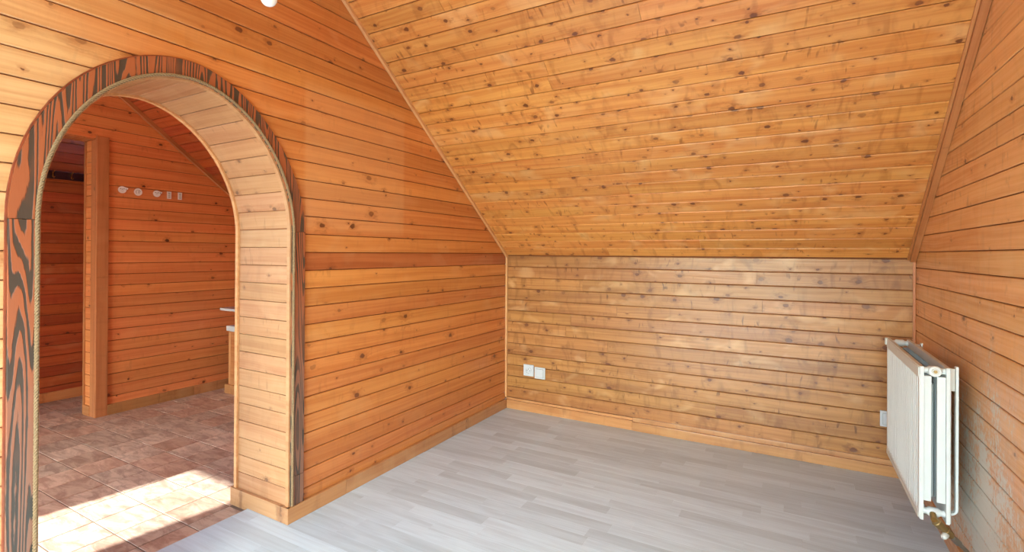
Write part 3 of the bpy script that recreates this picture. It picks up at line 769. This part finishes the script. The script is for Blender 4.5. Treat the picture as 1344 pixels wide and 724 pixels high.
# ---- sockets and switches
def plate(name, x, z, y=-.0, kind='socket', lab='', group=None):
    r = empty(name, (x, y, z), lab, 'socket' if kind == 'socket' else 'switch')
    s = .0385; bm = bmesh.new(); add_box(bm, (x-s, y-.009, z-s), (x+s, y-.0002, z+s), .003); bm_obj('cover_plate', bm, M_plastic, r)
    if kind == 'socket':
        bm = bmesh.new(); R1, R0 = .0225, .019; n = 24
        yo = y-.0092
        rings = []
        for R, yy in ((R1, yo), (R1, yo-.0022), (R0, yo-.0022), (R0-.001, yo+.0004)):
            rings.append([bm.verts.new((x+R*math.cos(2*math.pi*i/n), yy, z+R*math.sin(2*math.pi*i/n))) for i in range(n)])
        for A, B in zip(rings[:-1], rings[1:]):
            for i in range(n): bm.faces.new((A[i], A[(i+1) % n], B[(i+1) % n], B[i]))
        bm.faces.new(rings[-1]); well = bm_obj('socket_well', bm, M_plastic, r)
        for dx in (-.0095, .0095):
            bm = bmesh.new(); tube(bm, [(x+dx, yo-.0001, z-.002), (x+dx, yo+.002-.003, z-.002)], .0026, 10); bm_obj('pin_hole', bm, M_hole, well)
        bm = bmesh.new(); tube(bm, [(x, yo, z+.009), (x, yo-.006, z+.009)], .0024, 10); bm_obj('earth_pin', bm, M_steel, well)
    else:
        s2 = .0265; bm = bmesh.new(); add_box(bm, (x-s2, y-.0125, z-s2), (x+s2, y-.0085, z+s2), .0015); bm_obj('rocker', bm, M_plastic, r)
        bm = bmesh.new()
        for a, b in (((x-s2-.0016, y-.0094, z-s2-.0016), (x+s2+.0016, y-.0088, z-s2)), ((x-s2-.0016, y-.0094, z+s2), (x+s2+.0016, y-.0088, z+s2+.0016)),
                     ((x-s2-.0016, y-.0094, z-s2), (x-s2, y-.0088, z+s2)), ((x+s2, y-.0094, z-s2), (x+s2+.0016, y-.0088, z+s2))): add_box(bm, a, b)
        bm_obj('rocker_gap', bm, M_print, r)
plate('wall_socket', .182, .277, -.0005, 'socket', 'white round-well power socket, left of the pair near the left corner')
plate('blank_switch', .2665, .2675, -.0005, 'switch', 'white square switch plate, right of the pair near the left corner')
plate('blank_switch', 2.146, .274, -.0005, 'switch', 'white square plate half hidden behind the radiator')

# ---- hall: five small white plaques on the far wall
def plaque(name, y, z, kind, lab):
    r = empty(name, (XF, y, z), lab, 'plaque', 'white plaques on the hall far wall')
    P = []
    if kind == 'tip':
        for i in range(20):
            t = 2*math.pi*i/20; yy, zz = .0235*math.cos(t), .0235*math.sin(t)
            if -.2 < t-.35 < .5 or t > 6.0: yy = .034
            P.append((y+yy, z+zz))
    elif kind == 'disc': P = [(y+.0245*math.cos(2*math.pi*i/20), z+.0255*math.sin(2*math.pi*i/20)) for i in range(20)]
    else: P = [(y+a, z+b) for a, b in ((-.0135, -.027), (.0135, -.027), (.0135, .025), (-.0135, .025))]
    bm = bmesh.new(); A = [bm.verts.new((XF+.0005, a, b)) for a, b in P]; B = [bm.verts.new((XF+.006, a, b)) for a, b in P]
    bm.faces.new(A); bm.faces.new(B); n = len(P)
    for i in range(n): bm.faces.new((A[i], A[(i+1) % n], B[(i+1) % n], B[i]))
    bm_obj('plate', bm, M_bulb, r)
    bm = bmesh.new()
    if kind == 'tip':
        for dy, dz in ((-.010, .006), (.0, .004), (.010, .007), (.022, .006)): add_box(bm, (XF+.006, y+dy-.003, z+dz-.003), (XF+.0066, y+dy+.003, z+dz+.003))
        tube(bm, [(XF+.0063, y-.008, z-.006), (XF+.0063, y, z-.010), (XF+.0063, y+.008, z-.006)], .0009, 4)
    elif kind == 'disc':
        tube(bm, [(XF+.0063, y+.014*math.cos(t), z+.014*math.sin(t)) for t in [i*.5 for i in range(9)]], .0011, 4)
        add_box(bm, (XF+.006, y+.002, z-.010), (XF+.0066, y+.006, z+.010))
    else:
        for dz in (-.016, -.005, .006, .015): add_box(bm, (XF+.006, y-.007, z+dz-.0022), (XF+.0066, y+.007, z+dz+.0022))
    bm_obj('markings', bm, M_print, r)
plaque('wall_plaque', -1.370, 1.480, 'tip', 'round white plaque with a tip, leftmost on the hall wall')
plaque('wall_plaque', -1.276, 1.475, 'disc', 'plain round white plaque, second from the left on the hall wall')
plaque('wall_plaque', -1.160, 1.476, 'tip', 'round white plaque with a tip, in the middle of the five')
plaque('wall_plaque', -1.079, 1.474, 'rect', 'narrow upright white plaque just right of the middle round one')
plaque('wall_plaque', -1.006, 1.475, 'rect', 'narrow upright white plaque, rightmost on the hall wall')

# ---- coat rack in the recess
cr = empty('coat_rack', (XR, -1.9, 1.612), 'dark wooden coat rack board with small brass hooks in the recess', 'coat rack')
beam('back_board', (XR+.001, -2.5, 1.584), (XR+.02, -1.15, 1.642), M_dark, cr, .003)
for yy in (-2.4, -2.15, -1.9, -1.68, -1.508, -1.402, -1.25):
    bm = bmesh.new(); x0 = XR+.02
    tube(bm, [(x0, yy, 1.628), (x0+.018, yy, 1.632), (x0+.026, yy, 1.640)], [.003, .003, .0055], 8)
    tube(bm, [(x0, yy, 1.612), (x0+.004, yy, 1.598), (x0+.016, yy, 1.590), (x0+.026, yy, 1.596)], [.003, .003, .003, .005], 8)
    add_box(bm, (x0-.001, yy-.004, 1.596), (x0+.002, yy+.004, 1.634)); bm_obj('hook', bm, M_brasshook, cr)

# ---- low pier and the white shelf on it
PX0, PX1, PY = -2.03, -1.78, -.74
pr_ = empty('low_pier', (PX0+.1, PY, ZT), 'low wood clad pier with a white cap, beside the arch jamb', 'pier')
box('body', (PX0, PY+.006, ZT), (PX1, PY+.2, .462), M_trimd, pr_)
x = PX0
while x < PX1-.01:
    plank('panel', M_trim, pr_, frame((x, PY+.006, ZT+.07), (0, 0, 1), (-1, 0, 0), (0, -1, 0)) @ Matrix.Translation((0, -.03, 0)), .03, 0, .39, t=.006); x += .03
box('plinth', (PX0-.02, PY-.012, ZT), (PX1, PY+.005, ZT+.068), M_base, pr_, .002)
box('cap', (PX0-.006, PY-.01, .463), (PX1, PY+.2, .503), M_plastic, pr_, .004)
sh = empty('side_shelf', (PX0+.12, PY+.08, .503), 'white flat shelf top on a tapered stem standing on the pier', 'shelf')
bm = bmesh.new(); xs = PX0+.085
tube(bm, [(xs+.012, PY+.06, .503), (xs+.004, PY+.06, .56), (xs, PY+.06, .603)], [.010, .014, .017], 12); bm_obj('stem', bm, M_plastic, sh, smooth=True)
box('collar', (xs-.022, PY+.03, .598), (xs+.022, PY+.09, .616), M_cream, sh, .003)
box('top', (PX0-.075, PY-.02, .616), (PX1, PY+.17, .636), M_plastic, sh, .004)

# ---- bulb hanging from the flat ceiling
bp = Vector((.354, -2.066, 1.828))
pb = empty('pendant_bulb', (bp.x, bp.y, ZF), 'white round bulb hanging at the top edge above the arch', 'lamp')
bm = bmesh.new(); bmesh.ops.create_uvsphere(bm, u_segments=24, v_segments=16, radius=.0235)
for v in bm.verts:
    if v.co.z > 0: v.co.z *= 1.35; v.co.x *= 1-v.co.z*6*.9 if v.co.z > .01 else 1; v.co.y *= 1-v.co.z*6*.9 if v.co.z > .01 else 1
bm_obj('bulb', bm, M_bulb, pb, Matrix.Translation(bp), smooth=True)
bm = bmesh.new(); tube(bm, [bp+Vector((0, 0, .026)), bp+Vector((0, 0, .07)), bp+Vector((0, 0, .085))], [.015, .016, .006], 14); bm_obj('lamp_holder', bm, M_plastic, pb)
bm = bmesh.new(); tube(bm, [bp+Vector((0, 0, .08)), (bp.x, bp.y, ZF-.02)], .0028, 8); bm_obj('cable', bm, M_plastic, pb)
bm = bmesh.new(); tube(bm, [(bp.x, bp.y, ZF-.03), (bp.x, bp.y, ZF-.012), (bp.x, bp.y, ZF)], [.012, .04, .042], 18); bm_obj('ceiling_rose', bm, M_plastic, pb)
print('laminate strips', cnt)
